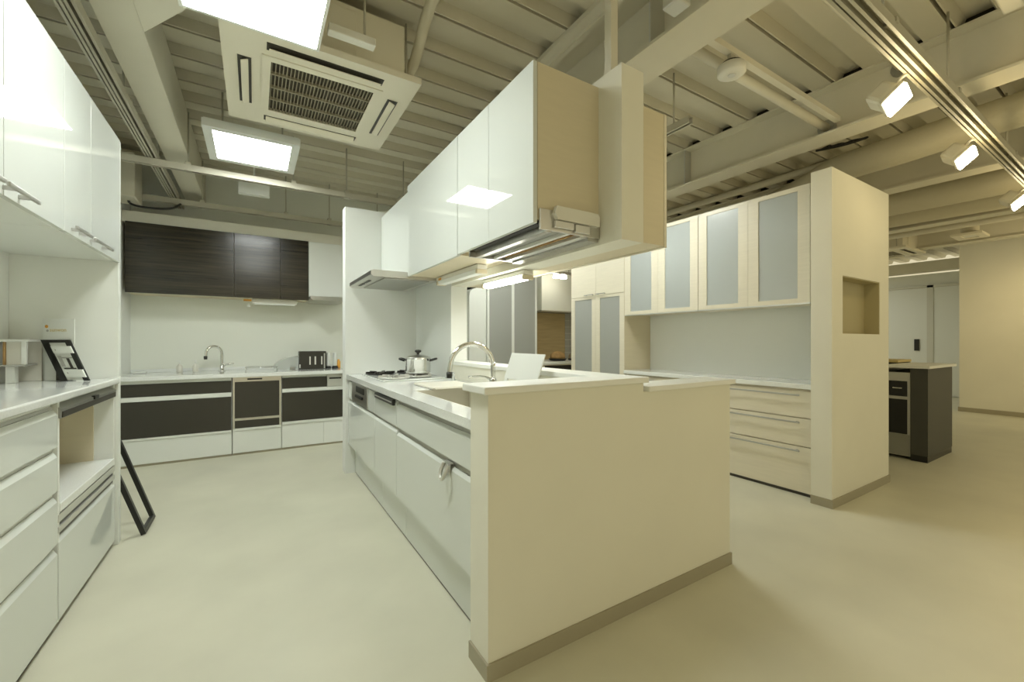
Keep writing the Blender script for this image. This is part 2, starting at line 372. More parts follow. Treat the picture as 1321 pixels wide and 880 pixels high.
fo = bpy.data.objects.new('logo_text_src', fc); C.objects.link(fo)
dg = bpy.context.evaluated_depsgraph_get(); me = bpy.data.meshes.new_from_object(fo.evaluated_get(dg)); bpy.data.objects.remove(fo)
me.name = 'logo_text'; me.materials.clear(); me.materials.append(MATS['gold'])
to = bpy.data.objects.new('logo_text', me); C.objects.link(to); to.parent = bs
to.rotation_euler = (R(90), 0, -ca); to.location = BM @ Vector((-0.068, 0.0108, 0.258)) - ORG[bs.name]
# black frame leaning on the left wall behind the end panel
fr = thing('leaning_frame', 'black metal frame leaning against the white wall behind end panel', 'frame', (-0.562, 3.42, 0))
FL = 1.58; fa = math.asin((1.045 - 0.562) / FL)
ft = Matrix.Translation((-0.562, 0, 0.004)) @ Matrix.Rotation(-fa, 4, 'Y')
for a, b in ((3.27, 3.30), (3.535, 3.565)): obj('side_bar', MB().box(-0.012, 0.012, a, b, 0, FL, 0.002).xf(ft), 'black', fr)
obj('bottom_bar', MB().box(-0.012, 0.012, 3.30, 3.535, 0.0, 0.022).xf(ft), 'black', fr)
obj('top_bar', MB().box(-0.012, 0.012, 3.30, 3.535, FL - 0.022, FL).xf(ft), 'black', fr)

# ------------------------------------------------------------------ back kitchen (dark fronts)
YF = 5.05; BX0, BX1 = LW + 0.004, 0.905
def front(x0, x1, y, z0, z1, t=0.02): return MB().box(x0, x1, y, y + t, z0, z1, 0.0015)
def base_shell(t, x0, x1):
    box('carcass', 'matte_white', t, x0, x1, YF + 0.021, BW - 0.002, 0.02, 0.79)
    box('toe_strip', 'skirting', t, x0, x1, YF + 0.02, BW - 0.1, 0.0, 0.0195)
def rail(t, x0, x1, z0, z1): return obj('grip_rail', MB().box(x0, x1, YF + 0.002, YF + 0.02, z0, z1, 0.003), 'panel_white', t)
su = thing('sink_base_unit', 'dark wood fronted base unit below the small faucet', 'cabinet', (-0.63, 5.3, 0)); base_shell(su, BX0, -0.192)
rail(su, BX0 + 0.002, -0.196, 0.762, 0.79)
obj('drawer_front', front(BX0 + 0.03, -0.196, YF, 0.645, 0.760), 'dark_panel', su)
rail(su, BX0 + 0.002, -0.196, 0.600, 0.643)
obj('drawer_front', front(BX0 + 0.03, -0.196, YF, 0.265, 0.598), 'dark_panel', su)
rail(su, BX0 + 0.002, -0.196, 0.240, 0.263)
obj('plinth_drawer', front(BX0 + 0.002, -0.196, YF + 0.012, 0.022, 0.238), 'matte_white', su)
dw = thing('dishwasher', 'built-in dishwasher with dark panel and steel frame', 'dishwasher', (0.03, 5.3, 0)); base_shell(dw, -0.186, 0.245)
obj('steel_frame', MB().box(-0.184, -0.168, YF - 0.004, YF + 0.02, 0.275, 0.79).box(0.226, 0.243, YF - 0.004, YF + 0.02, 0.275, 0.79).box(-0.168, 0.226, YF - 0.004, YF + 0.02, 0.745, 0.79).box(-0.168, 0.226, YF - 0.004, YF + 0.02, 0.352, 0.376), 'steel', dw)
box('control_panel', 'black', dw, -0.06, 0.07, YF - 0.008, YF - 0.004, 0.762, 0.778)
obj('door', front(-0.167, 0.225, YF, 0.377, 0.744), 'dark_panel', dw)
obj('lower_panel', front(-0.167, 0.225, YF, 0.275, 0.351), 'dark_panel', dw)
rail(dw, -0.184, 0.243, 0.248, 0.273)
obj('plinth_drawer', front(-0.184, 0.243, YF + 0.012, 0.022, 0.246), 'matte_white', dw)
hu = thing('hob_base_unit', 'dark wood fronted base unit with a small grill panel', 'cabinet', (0.57, 5.3, 0)); base_shell(hu, 0.249, BX1)
rail(hu, 0.252, 0.69, 0.768, 0.79)
obj('drawer_front', front(0.252, 0.69, YF, 0.652, 0.766), 'dark_panel', hu)
g = box('grill_panel', 'satin', hu, 0.694, BX1 - 0.004, YF - 0.003, YF + 0.02, 0.652, 0.788, 0.002)
box('grill_slot', 'black', g, 0.715, 0.84, YF - 0.006, YF - 0.003, 0.735, 0.752)
rail(hu, 0.252, BX1 - 0.002, 0.61, 0.65)
obj('drawer_front', front(0.252, BX1 - 0.002, YF, 0.30, 0.608), 'dark_panel', hu)
rail(hu, 0.252, BX1 - 0.002, 0.268, 0.298)
obj('plinth_drawer', front(0.252, 0.655, YF + 0.012, 0.022, 0.266), 'matte_white', hu)
obj('plinth_drawer', front(0.660, BX1 - 0.002, YF + 0.012, 0.022, 0.266), 'matte_white', hu)
tag(obj('worktop', MB().box(BX0, BX1, 5.01, BW - 0.001, 0.792, 0.832, 0.005).box(BX0, BX1, BW - 0.03, BW - 0.001, 0.832, 0.865, 0.003), 'worktop'), 'white worktop along the back wall with low upstand', 'countertop')
# faucet, bottles, caddy
def swan(name, label, base, h, reach, dirv, r):
    t = thing(name, label, 'faucet', base)
    bx, by, bz = base; d = Vector((dirv[0], dirv[1], 0)).normalized()
    obj('base', MB().lathe(base, [(r * 2.2, 0), (r * 2.2, 0.008), (r * 1.6, 0.014), (r * 1.5, h * 0.22), (r * 1.1, h * 0.24)]), 'chrome', t)
    pts = [Vector((bx, by, bz + h * 0.2)), Vector((bx, by, bz + h * 0.62))]
    rad = reach / 2
    for k in range(0, 11):
        a = math.pi * (1 - k / 10) ; pts.append(Vector((bx, by, bz + h - rad)) + d * (rad + rad * math.cos(a)) + Vector((0, 0, rad * math.sin(a))))
    e = pts[-1]; pts.append(e + Vector((0, 0, -h * 0.12)) + d * 0.004)
    obj('spout', MB().tube(pts, r, 12, 1), 'chrome', t)
    obj('spray_tip', MB().cyl(pts[-1] + Vector((0, 0, 0.004)), pts[-1] + Vector((0, 0, -0.03)), r * 1.25, r * 1.1), 'black', t)
    s = d.cross(Vector((0, 0, 1)))
    return t, s, d
f1, s1, d1 = swan('faucet', 'small chrome swan neck faucet on the back worktop', (-0.30, 5.52, 0.8325), 0.27, 0.15, (-0.9, -0.45), 0.014)
obj('lever', MB().tube([(-0.30, 5.52, 0.885), (-0.26, 5.51, 0.905), (-0.19, 5.49, 0.912)], [0.012, 0.011, 0.008], 10), 'chrome', f1)
def bottle(x, y, z, lab, s=1.0, cat='bottle'):
    t = thing('soap_bottle', lab, cat, (x, y, z), group='pump bottles on the back worktop')
    obj('body', MB().lathe((x, y, z + 0.0005), [(0.022 * s, 0), (0.026 * s, 0.004), (0.026 * s, 0.065 * s), (0.012 * s, 0.08 * s), (0.010 * s, 0.09 * s)], 16), 'plastic', t)
    obj('pump', MB().cyl((x, y, z + 0.09 * s), (x, y, z + 0.12 * s), 0.005 * s).box(x - 0.03 * s, x + 0.008, y - 0.006, y + 0.006, z + 0.115 * s, z + 0.125 * s), 'panel_white', t)
bottle(-0.66, 5.50, 0.832, 'pale pump bottle beside the worktop corner, farther from faucet')
bottle(-0.53, 5.52, 0.832, 'pale pump bottle standing between another bottle and the faucet')
tag(obj('sponge_tray', MB().box(-1.03, -0.93, 5.5, 5.58, 0.8325, 0.852, 0.006), 'panel_white'), 'small white sponge tray in the worktop corner', 'tray')
wr = thing('wire_rack', 'low chrome wire rack lying on the back worktop', 'rack', (0.06, 5.45, 0.832))
obj('rim', MB().tube([(-0.08, 5.35, 0.868), (0.22, 5.35, 0.868), (0.22, 5.56, 0.868), (-0.08, 5.56, 0.868), (-0.08, 5.35, 0.868)], 0.004, 6), 'chrome', wr)
for x, y in ((-0.08, 5.35), (0.22, 5.35), (0.22, 5.56), (-0.08, 5.56)): obj('foot', MB().cyl((x, y, 0.8325), (x, y, 0.868), 0.004, n=6), 'chrome', wr)
for k in range(5): obj('wire', MB().cyl((-0.03 + 0.05 * k, 5.35, 0.866), (-0.03 + 0.05 * k, 5.56, 0.866), 0.002, n=6), 'chrome', wr)
# curved glass splash guard
sg = thing('splash_guard', 'curved clear glass splash guard beside the dark box', 'splash guard', (0.32, 5.4, 0.832))
arc = [(0.19, 0.8335)] + [(0.19 + 0.25 * (1 - math.cos(R(a))), 0.86 + 0.125 * math.sin(R(a))) for a in range(0, 91, 10)] + [(0.44, 0.8335)]
obj('pane', MB().prism(arc, 'y', 5.435, 5.441), 'clear', sg)
obj('edge_trim', MB().tube([(x, 5.438, z) for x, z in arc[1:-1]], 0.005, 8), 'satin', sg)
obj('base_clip', MB().box(0.35, 0.40, 5.42, 5.455, 0.8325, 0.862, 0.004), 'grey_steel', sg)
kb = thing('slotted_box', 'dark brown box with upright pale slots on back worktop', 'box', (0.575, 5.42, 0.832))
box('body', 'dark_panel', kb, 0.44, 0.725, 5.36, 5.50, 0.8325, 1.04, 0.004)
for x, wd in ((0.545, 0.014), (0.60, 0.016), (0.67, 0.014)): box('slot', 'plastic', kb, x, x + wd, 5.356, 5.361, 0.885, 0.98)
box('side_edge', 'satin', kb, 0.70, 0.712, 5.356, 5.361, 0.84, 1.015)
box('tag_plate', 'panel_white', kb, 0.441, 0.452, 5.353, 5.361, 0.85, 0.89)
for k, x in enumerate((0.755, 0.83)):
    t = thing('spice_bottle', ('white tall bottle beside the dark slotted box', 'white tall bottle beside the hob wall edge')[k], 'bottle', (x, 5.42, 0.832), group='white bottles by the slotted box')
    obj('body', MB().lathe((x, 5.42, 0.86), [(0.024, 0), (0.026, 0.01), (0.026, 0.12), (0.02, 0.15), (0.02, 0.16)], 16), 'panel_white', t)
    obj('foot_ring', MB().lathe((x, 5.42, 0.8325), [(0.034, 0), (0.036, 0.012), (0.026, 0.027)], 16), 'black', t)
tag(obj('amber_jar', MB().lathe((0.875, 5.44, 0.8325), [(0.018, 0), (0.022, 0.006), (0.022, 0.075), (0.013, 0.09), (0.013, 0.105)], 16), 'orange'), 'small amber jar at the end of the back worktop', 'jar')
# dark wall cabinets
YU = 5.33
for k, (a, b, lab) in enumerate(((-1.052, -0.182, 'wide dark wood wall cabinet in the wall corner'), (-0.182, 0.251, 'dark wood wall cabinet between two dark neighbours'), (0.251, 0.533, 'narrow dark wood wall cabinet beside the white hood cover'))):
    u = thing('dark_wall_cabinet', lab, 'cabinet', ((a + b) / 2, 5.5, 1.63), group='dark wall cabinets over the back kitchen')
    box('carcass', 'cream', u, a + 0.001, b - 0.001, YU + 0.021, BW - 0.002, 1.632, 2.31)
    box('door', 'dark_wood', u, a + 0.0015, b - 0.0015, YU, YU + 0.02, 1.628, 2.311, 0.001)
ul = thing('under_cabinet_light', 'slim grey strip light under the dark cabinets', 'lamp', (0.15, 5.45, 1.6))
box('housing', 'plastic', ul, -0.02, 0.42, 5.40, 5.47, 1.578, 1.630, 0.006)
box('diffuser', 'panel_white', ul, 0.0, 0.40, 5.398, 5.468, 1.566, 1.578, 0.003)
box('sticker', 'orange', ul, -0.10, -0.025, 5.42, 5.425, 1.598, 1.620)
obj('pull_switch', MB().cyl((-0.05, 5.43, 1.63), (-0.05, 5.43, 1.56), 0.002, n=6).lathe((-0.05, 5.43, 1.535), [(0.006, 0), (0.014, 0.008), (0.014, 0.018), (0.004, 0.028)], 12), 'panel_white', ul)
hd = thing('range_hood', 'white range hood cover with steel tray over the back kitchen', 'range hood', (0.72, 5.45, 1.63))
box('cover', 'panel_white', hd, 0.536, 0.90, YU - 0.0, BW - 0.002, 1.668, 2.31, 0.003)
obj('tray', MB().prism([(0.536, 1.640), (0.56, 1.622), (0.90, 1.622), (0.90, 1.667), (0.536, 1.667)], 'y', 5.16, BW - 0.003), 'steel', hd)

# ------------------------------------------------------------------ kitchen island: sink line
IX = 0.70; IY0, IY1 = 1.388, 3.857
def ishell(t, y0, y1, zt=0.826):
    box('carcass', 'matte_white', t, IX + 0.021, 1.30, y0, y1, 0.235, zt)
    box('plinth', 'gloss_white', t, 0.757, 0.78, y0 + 0.001, y1 - 0.001, 0.012, 0.234)
    box('floor_gasket', 'dark_panel', t, 0.760, 0.79, y0 + 0.001, y1 - 0.001, 0.0, 0.0115)
def ifront(y0, y1, z0, z1): return lipped(IX, y0 + 0.0015, y1 - 0.0015, z0, z1, 0.02, -1, 0.016)
def igroove(t, y0, y1, z0, z1): return box('finger_groove', 'grey_steel', t, IX + 0.012, IX + 0.0205, y0, y1, z0, z1)
iu = thing('sink_drawer_unit', 'glossy white island drawer unit carrying a chrome towel hook', 'cabinet', (1.0, 1.9, 0)); ishell(iu, IY0, 2.40, 0.66)
box('front_rail', 'matte_white', iu, IX + 0.021, 0.79, IY0, 2.40, 0.661, 0.826)
igroove(iu, IY0, 2.40, 0.80, 0.828); obj('drawer_front', ifront(IY0, 2.40, 0.665, 0.797), 'gloss_white', iu)
igroove(iu, IY0, 2.40, 0.637, 0.664); obj('drawer_front', ifront(IY0, 2.40, 0.262, 0.634), 'gloss_white', iu)
iw = thing('drawer_dishwasher', 'white island dishwasher front with a black top handle', 'dishwasher', (1.0, 2.65, 0)); ishell(iw, 2.403, 2.92)
obj('upper_front', ifront(2.403, 2.92, 0.665, 0.812), 'gloss_white', iw)
h = obj('handle', MB().box(IX - 0.016, IX + 0.004, 2.43, 2.86, 0.782, 0.818, 0.004), 'black', iw)
box('handle_trim', 'satin', h, IX - 0.018, IX - 0.0155, 2.45, 2.84, 0.797, 0.804)
igroove(iw, 2.403, 2.92, 0.645, 0.664); obj('lower_front', ifront(2.403, 2.92, 0.262, 0.643), 'gloss_white', iw)
ih = thing('hob_drawer_unit', 'glossy white island unit with steel grill front below the hob', 'cabinet', (1.0, 3.4, 0)); ishell(ih, 2.923, IY1 - 0.004)
obj('side_panel', MB().box(IX, IX + 0.02, 2.925, 3.12, 0.665, 0.812, 0.001), 'gloss_white', ih)
gf = box('grill_front', 'steel', ih, IX - 0.004, IX + 0.02, 3.124, 3.68, 0.665, 0.818, 0.003)
box('grill_window', 'black', gf, IX - 0.008, IX - 0.004, 3.22, 3.50, 0.755, 0.80)
box('grill_handle', 'black', gf, IX - 0.020, IX - 0.004, 3.25, 3.48, 0.715, 0.735, 0.003)
obj('side_panel', MB().box(IX, IX + 0.02, 3.684, IY1 - 0.005, 0.665, 0.812, 0.001), 'gloss_white', ih)
igroove(ih, 2.923, IY1 - 0.005, 0.645, 0.664); obj('drawer_front', ifront(2.923, IY1 - 0.005, 0.262, 0.643), 'gloss_white', ih)
hk = thing('towel_hook', 'chrome towel hook hung on the island drawer edge', 'hook', (0.69, 1.65, 0.6))
obj('bracket', MB().box(IX - 0.006, IX - 0.002, 1.615, 1.675, 0.60, 0.648, 0.002).box(IX - 0.006, IX + 0.010, 1.615, 1.675, 0.644, 0.648), 'satin', hk)
obj('loop', MB().tube([(IX - 0.010, 1.62, 0.642), (IX - 0.03, 1.62, 0.60), (IX - 0.034, 1.645, 0.575), (IX - 0.03, 1.67, 0.60), (IX - 0.010, 1.67, 0.642)], 0.009, 8, 2), 'satin', hk)
# worktop with sink hole
SX0, SX1, SY0, SY1 = 0.80, 1.16, 1.50, 2.385
it = MB().ring(0.683, 1.311, IY0, 3.857, 0.829, 0.868, SX0, SX1, SY0, SY1)
tag(obj('worktop', it, 'worktop'), 'white island worktop with hob and sink openings', 'countertop')
sk = thing('sink', 'off-white rectangular sink set into the island worktop', 'sink', (0.98, 1.96, 0.67))
b_ = MB().box(SX0 + 0.002, SX1 - 0.002, SY0 + 0.002, SY1 - 0.002, 0.668, 0.674)
for q in ((SX0 + 0.001, SX0 + 0.012, SY0 + 0.001, SY1 - 0.001), (SX1 - 0.012, SX1 - 0.001, SY0 + 0.001, SY1 - 0.001), (SX0 + 0.012, SX1 - 0.012, SY0 + 0.001, SY0 + 0.012), (SX0 + 0.012, SX1 - 0.012, SY1 - 0.012, SY1 - 0.001)):
    b_.box(*q, 0.674, 0.866)
obj('basin', b_, 'sink_beige', sk)
obj('drain', MB().lathe((0.98, 1.9, 0.6745), [(0.05, 0), (0.05, 0.004), (0.03, 0.006)], 20), 'satin', sk)
obj('ledge_pocket', MB().box(SX0 + 0.013, SX0 + 0.07, 1.70, 1.95, 0.80, 0.83, 0.006), 'sink_beige', sk)
bd = thing('sink_board', 'beige draining board laid across the sink edge', 'board', (1.03, 2.45, 0.868))
box('plate', 'sink_beige', bd, 0.90, 1.20, 2.35, 2.70, 0.8685, 0.883, 0.006)
box('grip', 'sink_beige', bd, 0.91, 1.19, 2.33, 2.349, 0.8685, 0.879, 0.004)
f2, s2, d2 = swan('faucet', 'large arched chrome faucet on the island worktop', (1.235, 2.215, 0.868), 0.275, 0.27, (-1.0, 0.12), 0.015)
obj('lever', MB().tube([(1.235, 2.215, 0.92), (1.20, 2.27, 0.945), (1.14, 2.36, 0.935)], [0.016, 0.012, 0.007], 10, 1), 'chrome', f2)
# white tilted card stand
cs = thing('card_stand', 'white tilted card stand behind the arched faucet', 'display stand', (1.23, 1.88, 0.868))
ct = Matrix.Translation((1.17, 0, 0.8705)) @ Matrix.Rotation(R(20), 4, 'Y')
obj('card', MB().box(-0.004, 0.004, 1.70, 2.02, 0.085, 0.235, 0.003).xf(ct), 'panel_white', cs)
obj('support_leg', MB().box(-0.004, 0.004, 1.71, 1.735, 0.0, 0.09).box(-0.004, 0.004, 1.985, 2.01, 0.0, 0.09).xf(Matrix.Translation((1.17, 0, 0.8705)) @ Matrix.Rotation(R(20), 4, 'Y')).box(1.165, 1.25, 1.71, 2.01, 0.8685, 0.873), 'panel_white', cs)
# hob
hb = thing('gas_hob', 'white gas hob with black pan supports on the island', 'hob', (1.0, 3.35, 0.868))
box('glass_plate', 'gloss_white', hb, 0.78, 1.25, 3.00, 3.70, 0.8685, 0.878, 0.003)
def burner(x, y, r, m, m2):
    bu = obj('burner', MB().lathe((x, y, 0.8782), [(r * 0.62, 0), (r * 0.62, 0.008), (r * 0.45, 0.012), (r * 0.45, 0.02), (r * 0.3, 0.024)], 20), m2, hb)
    g_ = MB()
    g_.tube([(x + r * math.cos(t * math.pi / 10), y + r * math.sin(t * math.pi / 10), 0.889) for t in range(21)], 0.006, 6)
    for k in range(6):
        a = k * math.pi / 3
        g_.box(0, r * 0.62, -0.005, 0.005, 0.0, 0.022, 0, 1, Matrix.Translation((x, y, 0.884)) @ Matrix.Rotation(a, 4, 'Z') @ Matrix.Translation((r * 0.42, 0, 0)))
    obj('pan_support', g_, m, bu)
burner(0.90, 3.55, 0.115, 'black', 'dark_panel'); burner(1.14, 3.55, 0.095, 'black', 'dark_panel')
burner(1.10, 3.19, 0.10, 'satin', 'grey_steel'); burner(0.89, 3.12, 0.11, 'satin', 'grey_steel')
pz = 0.907; px_, py_ = 1.10, 3.19
pot = thing('cooking_pot', 'stainless cooking pot with glass lid and black handles', 'pot', (px_, py_, pz))
obj('body', MB().lathe((px_, py_, pz), [(0.085, 0), (0.094, 0.004), (0.097, 0.02), (0.097, 0.112), (0.100, 0.117)], 32), 'chrome', pot)
ld = obj('lid', MB().lathe((px_, py_, pz + 0.1175), [(0.100, 0), (0.094, 0.008), (0.065, 0.02), (0.02, 0.028), (0.012, 0.029)], 32), 'steel', pot)
obj('knob', MB().lathe((px_, py_, pz + 0.1465), [(0.010, 0), (0.010, 0.012), (0.026, 0.022), (0.024, 0.034), (0.01, 0.038)], 16), 'black', ld)
for s_ in (-1, 1):
    v = Vector((0.85, -0.53, 0)) * s_; c_ = Vector((px_, py_, pz + 0.10)); pr = Vector((-v.y, v.x, 0))
    obj('handle', MB().tube([c_ + v * 0.097 + pr * 0.035, c_ + v * 0.135 + pr * 0.035 + Vector((0, 0, .012)), c_ + v * 0.145 + Vector((0, 0, .014)), c_ + v * 0.135 - pr * 0.035 + Vector((0, 0, .012)), c_ + v * 0.097 - pr * 0.035], 0.009, 8, 1), 'black', pot)
# small chrome pieces by the hob (salt mill)
tag(obj('salt_mill', MB().lathe((1.255, 2.86, 0.8685), [(0.014, 0), (0.014, 0.03), (0.009, 0.04), (0.012, 0.055), (0.005, 0.062)], 12), 'clear'), 'tiny clear mill on the island worktop behind the pot', 'mill')
# hood over the island hob
h2 = thing('range_hood', 'steel range hood with white cover above the cooking pot', 'range hood', (1.0, 3.4, 1.62))
box('cover', 'gloss_white', h2, 0.985, 1.311, 3.022, 3.856, 1.668, 2.285, 0.002)
obj('tray', MB().prism([(0.70, 1.632), (0.72, 1.62), (1.20, 1.62), (1.20, 1.668), (0.72, 1.668), (0.70, 1.66)], 'y', 3.022, 3.80), 'steel', h2)
box('grease_filter', 'grey_steel', h2, 0.80, 1.14, 3.05, 3.72, 1.612, 1.6195, 0.002)
for a in (3.25, 3.45): box('control_slot', 'black', h2, 0.735, 0.755, a, a + 0.16, 1.616, 1.6195)
# hanging cabinets
HX = 0.96
def hang(name, lab, y0, y1, seams, zb=1.64):
    u = thing(name, lab, 'cabinet', (1.13, (y0 + y1) / 2, zb), group='white cabinets hung over the island')
    box('carcass', 'cream', u, HX + 0.021, 1.3155, y0, y1, zb + 0.012, 2.298)
    e = [y0] + seams + [y1]
    for a, b in zip(e, e[1:]): box('door', 'gloss_white', u, HX, HX + 0.02, a + 0.0015, b - 0.0015, zb - 0.004, 2.30, 0.001)
    return u
c1 = hang('hanging_cabinet', 'two-door white hanging cabinet with steel pull-down rack beneath', 1.388, 2.128, [1.769], 1.645)
c2 = hang('hanging_cabinet', 'wide white hanging cabinet between range hood and two-door cabinet', 2.131, 3.018, [], 1.64)
box('underside', 'cream', c2, HX + 0.022, 1.314, 2.135, 3.015, 1.640, 1.652)
# pull-down rack built under the first cabinet
mr = thing('pull_down_rack', 'steel pull-down rack mechanism under the two-door hanging cabinet', 'rack', (1.13, 1.7, 1.6))
zt_, zb_ = 1.656, 1.612
obj('frame', MB().box(0.985, 1.31, 1.375, 1.387, 1.615, 1.70, 0.002).box(0.985, 1.31, 2.02, 2.035, zb_, zt_).box(1.02, 1.05, 1.387, 2.02, zb_, zt_ - 0.01).box(1.25, 1.31, 1.387, 2.02, zb_ - 0.01, zt_ - 0.01), 'steel', mr)
box('slot', 'black', mr, 0.986, 1.018, 1.40, 2.00, 1.640, 1.655)
box('slot', 'grey_steel', mr, 1.052, 1.13, 1.39, 2.018, 1.630, 1.650)
obj('shelf_bar', MB().box(1.13, 1.15, 1.388, 2.018, 1.615, 1.64), 'panel_white', mr)
box('slot', 'bread', mr, 1.19, 1.20, 1.40, 2.0, 1.624, 1.645)
obj('shelf_bar', MB().box(1.205, 1.245, 1.388, 2.018, 1.612, 1.64), 'satin', mr)
obj('end_cover', MB().prism([(1.045, 1.685), (1.055, 1.715), (1.28, 1.715), (1.29, 1.70), (1.29, 1.66), (1.06, 1.66)], 'y', 1.352, 1.375), 'plastic', mr)
obj('end_arm', MB().box(1.05, 1.15, 1.358, 1.374, 1.628, 1.657, 0.003).box(1.16, 1.24, 1.36, 1.374, 1.622, 1.656, 0.003), 'satin', mr)
# strip lamps
def strip(lab, x, y0, y1, z, lit):
    t = thing('strip_light', lab, 'lamp', (x, (y0 + y1) / 2, z))
    box('housing', 'plastic', t, x - 0.03, x + 0.04, y0, y1, z - 0.03, z, 0.005)
    obj('diffuser', MB().prism([(x - 0.028, z - 0.031), (x + 0.038, z - 0.031), (x + 0.03, z - 0.055), (x - 0.02, z - 0.055)], 'y', y0 + 0.025, y1 - 0.025), 'tube' if lit else 'panel_white', t)
    for a in (y0, y1 - 0.024): box('end_cap', 'cream', t, x - 0.032, x + 0.042, a, a + 0.024, z - 0.058, z - 0.0305, 0.004)
    if not lit: box('sticker', 'orange', t, x - 0.033, x - 0.0305, y1 - 0.10, y1 - 0.05, z - 0.028, z - 0.012)
    return t
strip('unlit slim strip light under the wide hanging cabinet', 1.20, 2.30, 2.98, 1.638, False)
strip('glowing strip light below the hanging wall over the island', 1.40, 2.08, 2.62, 1.588, True)
# dining-side box of the hanging wall
db = thing('hanging_box', 'beige shallow wall cabinet on dining side of hanging wall', 'cabinet', (1.53, 2.1, 1.59))
box('carcass', 'cream', db, 1.451, 1.585, 1.25, 3.03, 1.592, 2.19)
box('front_panel', 'cream_wood', db, 1.5855, 1.603, 1.248, 3.03, 1.586, 2.192, 0.001)
# dining-side low cabinet
dc = thing('dining_side_cabinet', 'low cabinet behind the island wall facing the glass cupboards', 'cabinet', (1.78, 2.2, 0))
box('carcass', 'cream_wood', dc, 1.452, 2.06, 1.388, 3.02, 0.03, 0.85)
box('top', 'worktop', dc, 1.452, 2.09, 1.407, 3.03, 0.852, 0.88, 0.004)
for k in range(3):
    a = 1.39 + 0.543 * k
    d = box('door', 'cream_wood', dc, 2.061, 2.08, a + 0.002, a + 0.541, 0.05, 0.845, 0.001)
    box('handle', 'satin', d, 2.081, 2.10, a + 0.1, a + 0.44, 0.80, 0.812)

# ------------------------------------------------------------------ right: cream cupboard wall
RX = 3.49
for k, (a, b, lab) in enumerate(((1.418, 2.36, 'cream wood three-drawer unit beside the niche wall'), (2.364, 3.272, 'cream wood three-drawer unit beside the tall glass cupboard'))):
    u = thing('drawer_cabinet', lab, 'cabinet', (3.7, (a + b) / 2, 0), group='cream drawer units under the long white counter')
    box('carcass', 'cream_wood', u, RX + 0.021, 3.913, a, b, 0.02, 0.797)
    box('toe_strip', 'dark_panel', u, RX + 0.01, 3.9, a, b, 0.0, 0.0195)
    box('end_filler', 'dark_panel', u, RX + 0.004, RX + 0.02, a, a + 0.02, 0.02, 0.797)
    for z0, z1 in ((0.025, 0.365), (0.372, 0.578), (0.585, 0.782)):
        d = box('drawer_front', 'cream_wood', u, RX, RX + 0.02, a + 0.023, b - 0.002, z0, z1, 0.0015)
        hm = MB().box(RX - 0.036, RX - 0.026, a + 0.10, b - 0.08, z1 - 0.034, z1 - 0.022, 0.002)
        for yy in (a + 0.12, b - 0.11): hm.box(RX - 0.03, RX - 0.0005, yy, yy + 0.012, z1 - 0.033, z1 - 0.023)
        obj('handle', hm, 'handle_metal', d)
tag(obj('worktop', MB().box(RX - 0.015, 3.914, 1.417, 3.274, 0.80, 0.838, 0.004), 'worktop'), 'long white counter below the frosted glass cupboards', 'countertop')
def frame_door(t, y0, y1, z0, z1, st=0.082, rail_=0.035, glass='frosted'):
    d = obj('door_frame', MB().box(RX, RX + 0.02, y0, y0 + st, z0, z1).box(RX, RX + 0.02, y1 - st, y1, z0, z1).box(RX, RX + 0.02, y0 + st, y1 - st, z0, z0 + rail_).box(RX, RX + 0.02, y0 + st, y1 - st, z1 - rail_, z1), 'cream_wood', t)
    box('glass_pane', glass, d, RX + 0.007, RX + 0.013, y0 + st, y1 - st, z0 + rail_, z1 - rail_)
    return d
def open_carcass(t, y0, y1, z0, z1, shelves):
    m = MB().box(RX + 0.021, 3.913, y0, y0 + 0.018, z0, z1).box(RX + 0.021, 3.913, y1 - 0.018, y1, z0, z1).box(RX + 0.021, 3.913, y0 + 0.018, y1 - 0.018, z0, z0 + 0.018).box(RX + 0.021, 3.913, y0 + 0.018, y1 - 0.018, z1 - 0.018, z1).box(3.90, 3.913, y0 + 0.018, y1 - 0.018, z0 + 0.018, z1 - 0.018)
    obj('carcass', m, 'cream_wood', t)
    for s_ in shelves: box('shelf', 'cream_wood', t, RX + 0.05, 3.899, y0 + 0.019, y1 - 0.019, s_, s_ + 0.018)
for k, (a, b, lab) in enumerate(((1.46, 2.370, 'frosted glass wall cupboard beside the niche wall'), (2.374, 3.272, 'frosted glass wall cupboard beside the tall cream cupboard'))):
    u = thing('glass_wall_cupboard', lab, 'cabinet', (3.7, (a + b) / 2, 1.45), group='frosted glass cupboards over the long white counter')
    open_carcass(u, a, b, 1.45, 2.325, (1.72, 2.02))
    m_ = (a + b) / 2
    frame_door(u, a + 0.001, m_ - 0.001, 1.447, 2.327); frame_door(u, m_ + 0.001, b - 0.001, 1.447, 2.327)
    box('bottom_edge', 'satin', u, RX + 0.001, RX + 0.02, a, b, 1.436, 1.4465)
tag(obj('filler_strip', MB().box(RX + 0.002, 3.914, 1.4175, 1.4585, 1.445, 2.327), 'cream_wood'), 'narrow cream filler between niche wall and glass cupboard', 'filler')
tu = thing('tall_glass_cupboard', 'tall cream cupboard with narrow grey glass double doors', 'cabinet', (3.7, 3.73, 0))
open_carcass(tu, 3.278, 4.185, 0.02, 2.325, (0.9, 1.25))
box('side_panel', 'cream', tu, RX + 0.0, 3.913, 3.2745, 3.2778, 0.0, 2.325)
ym = 3.7315
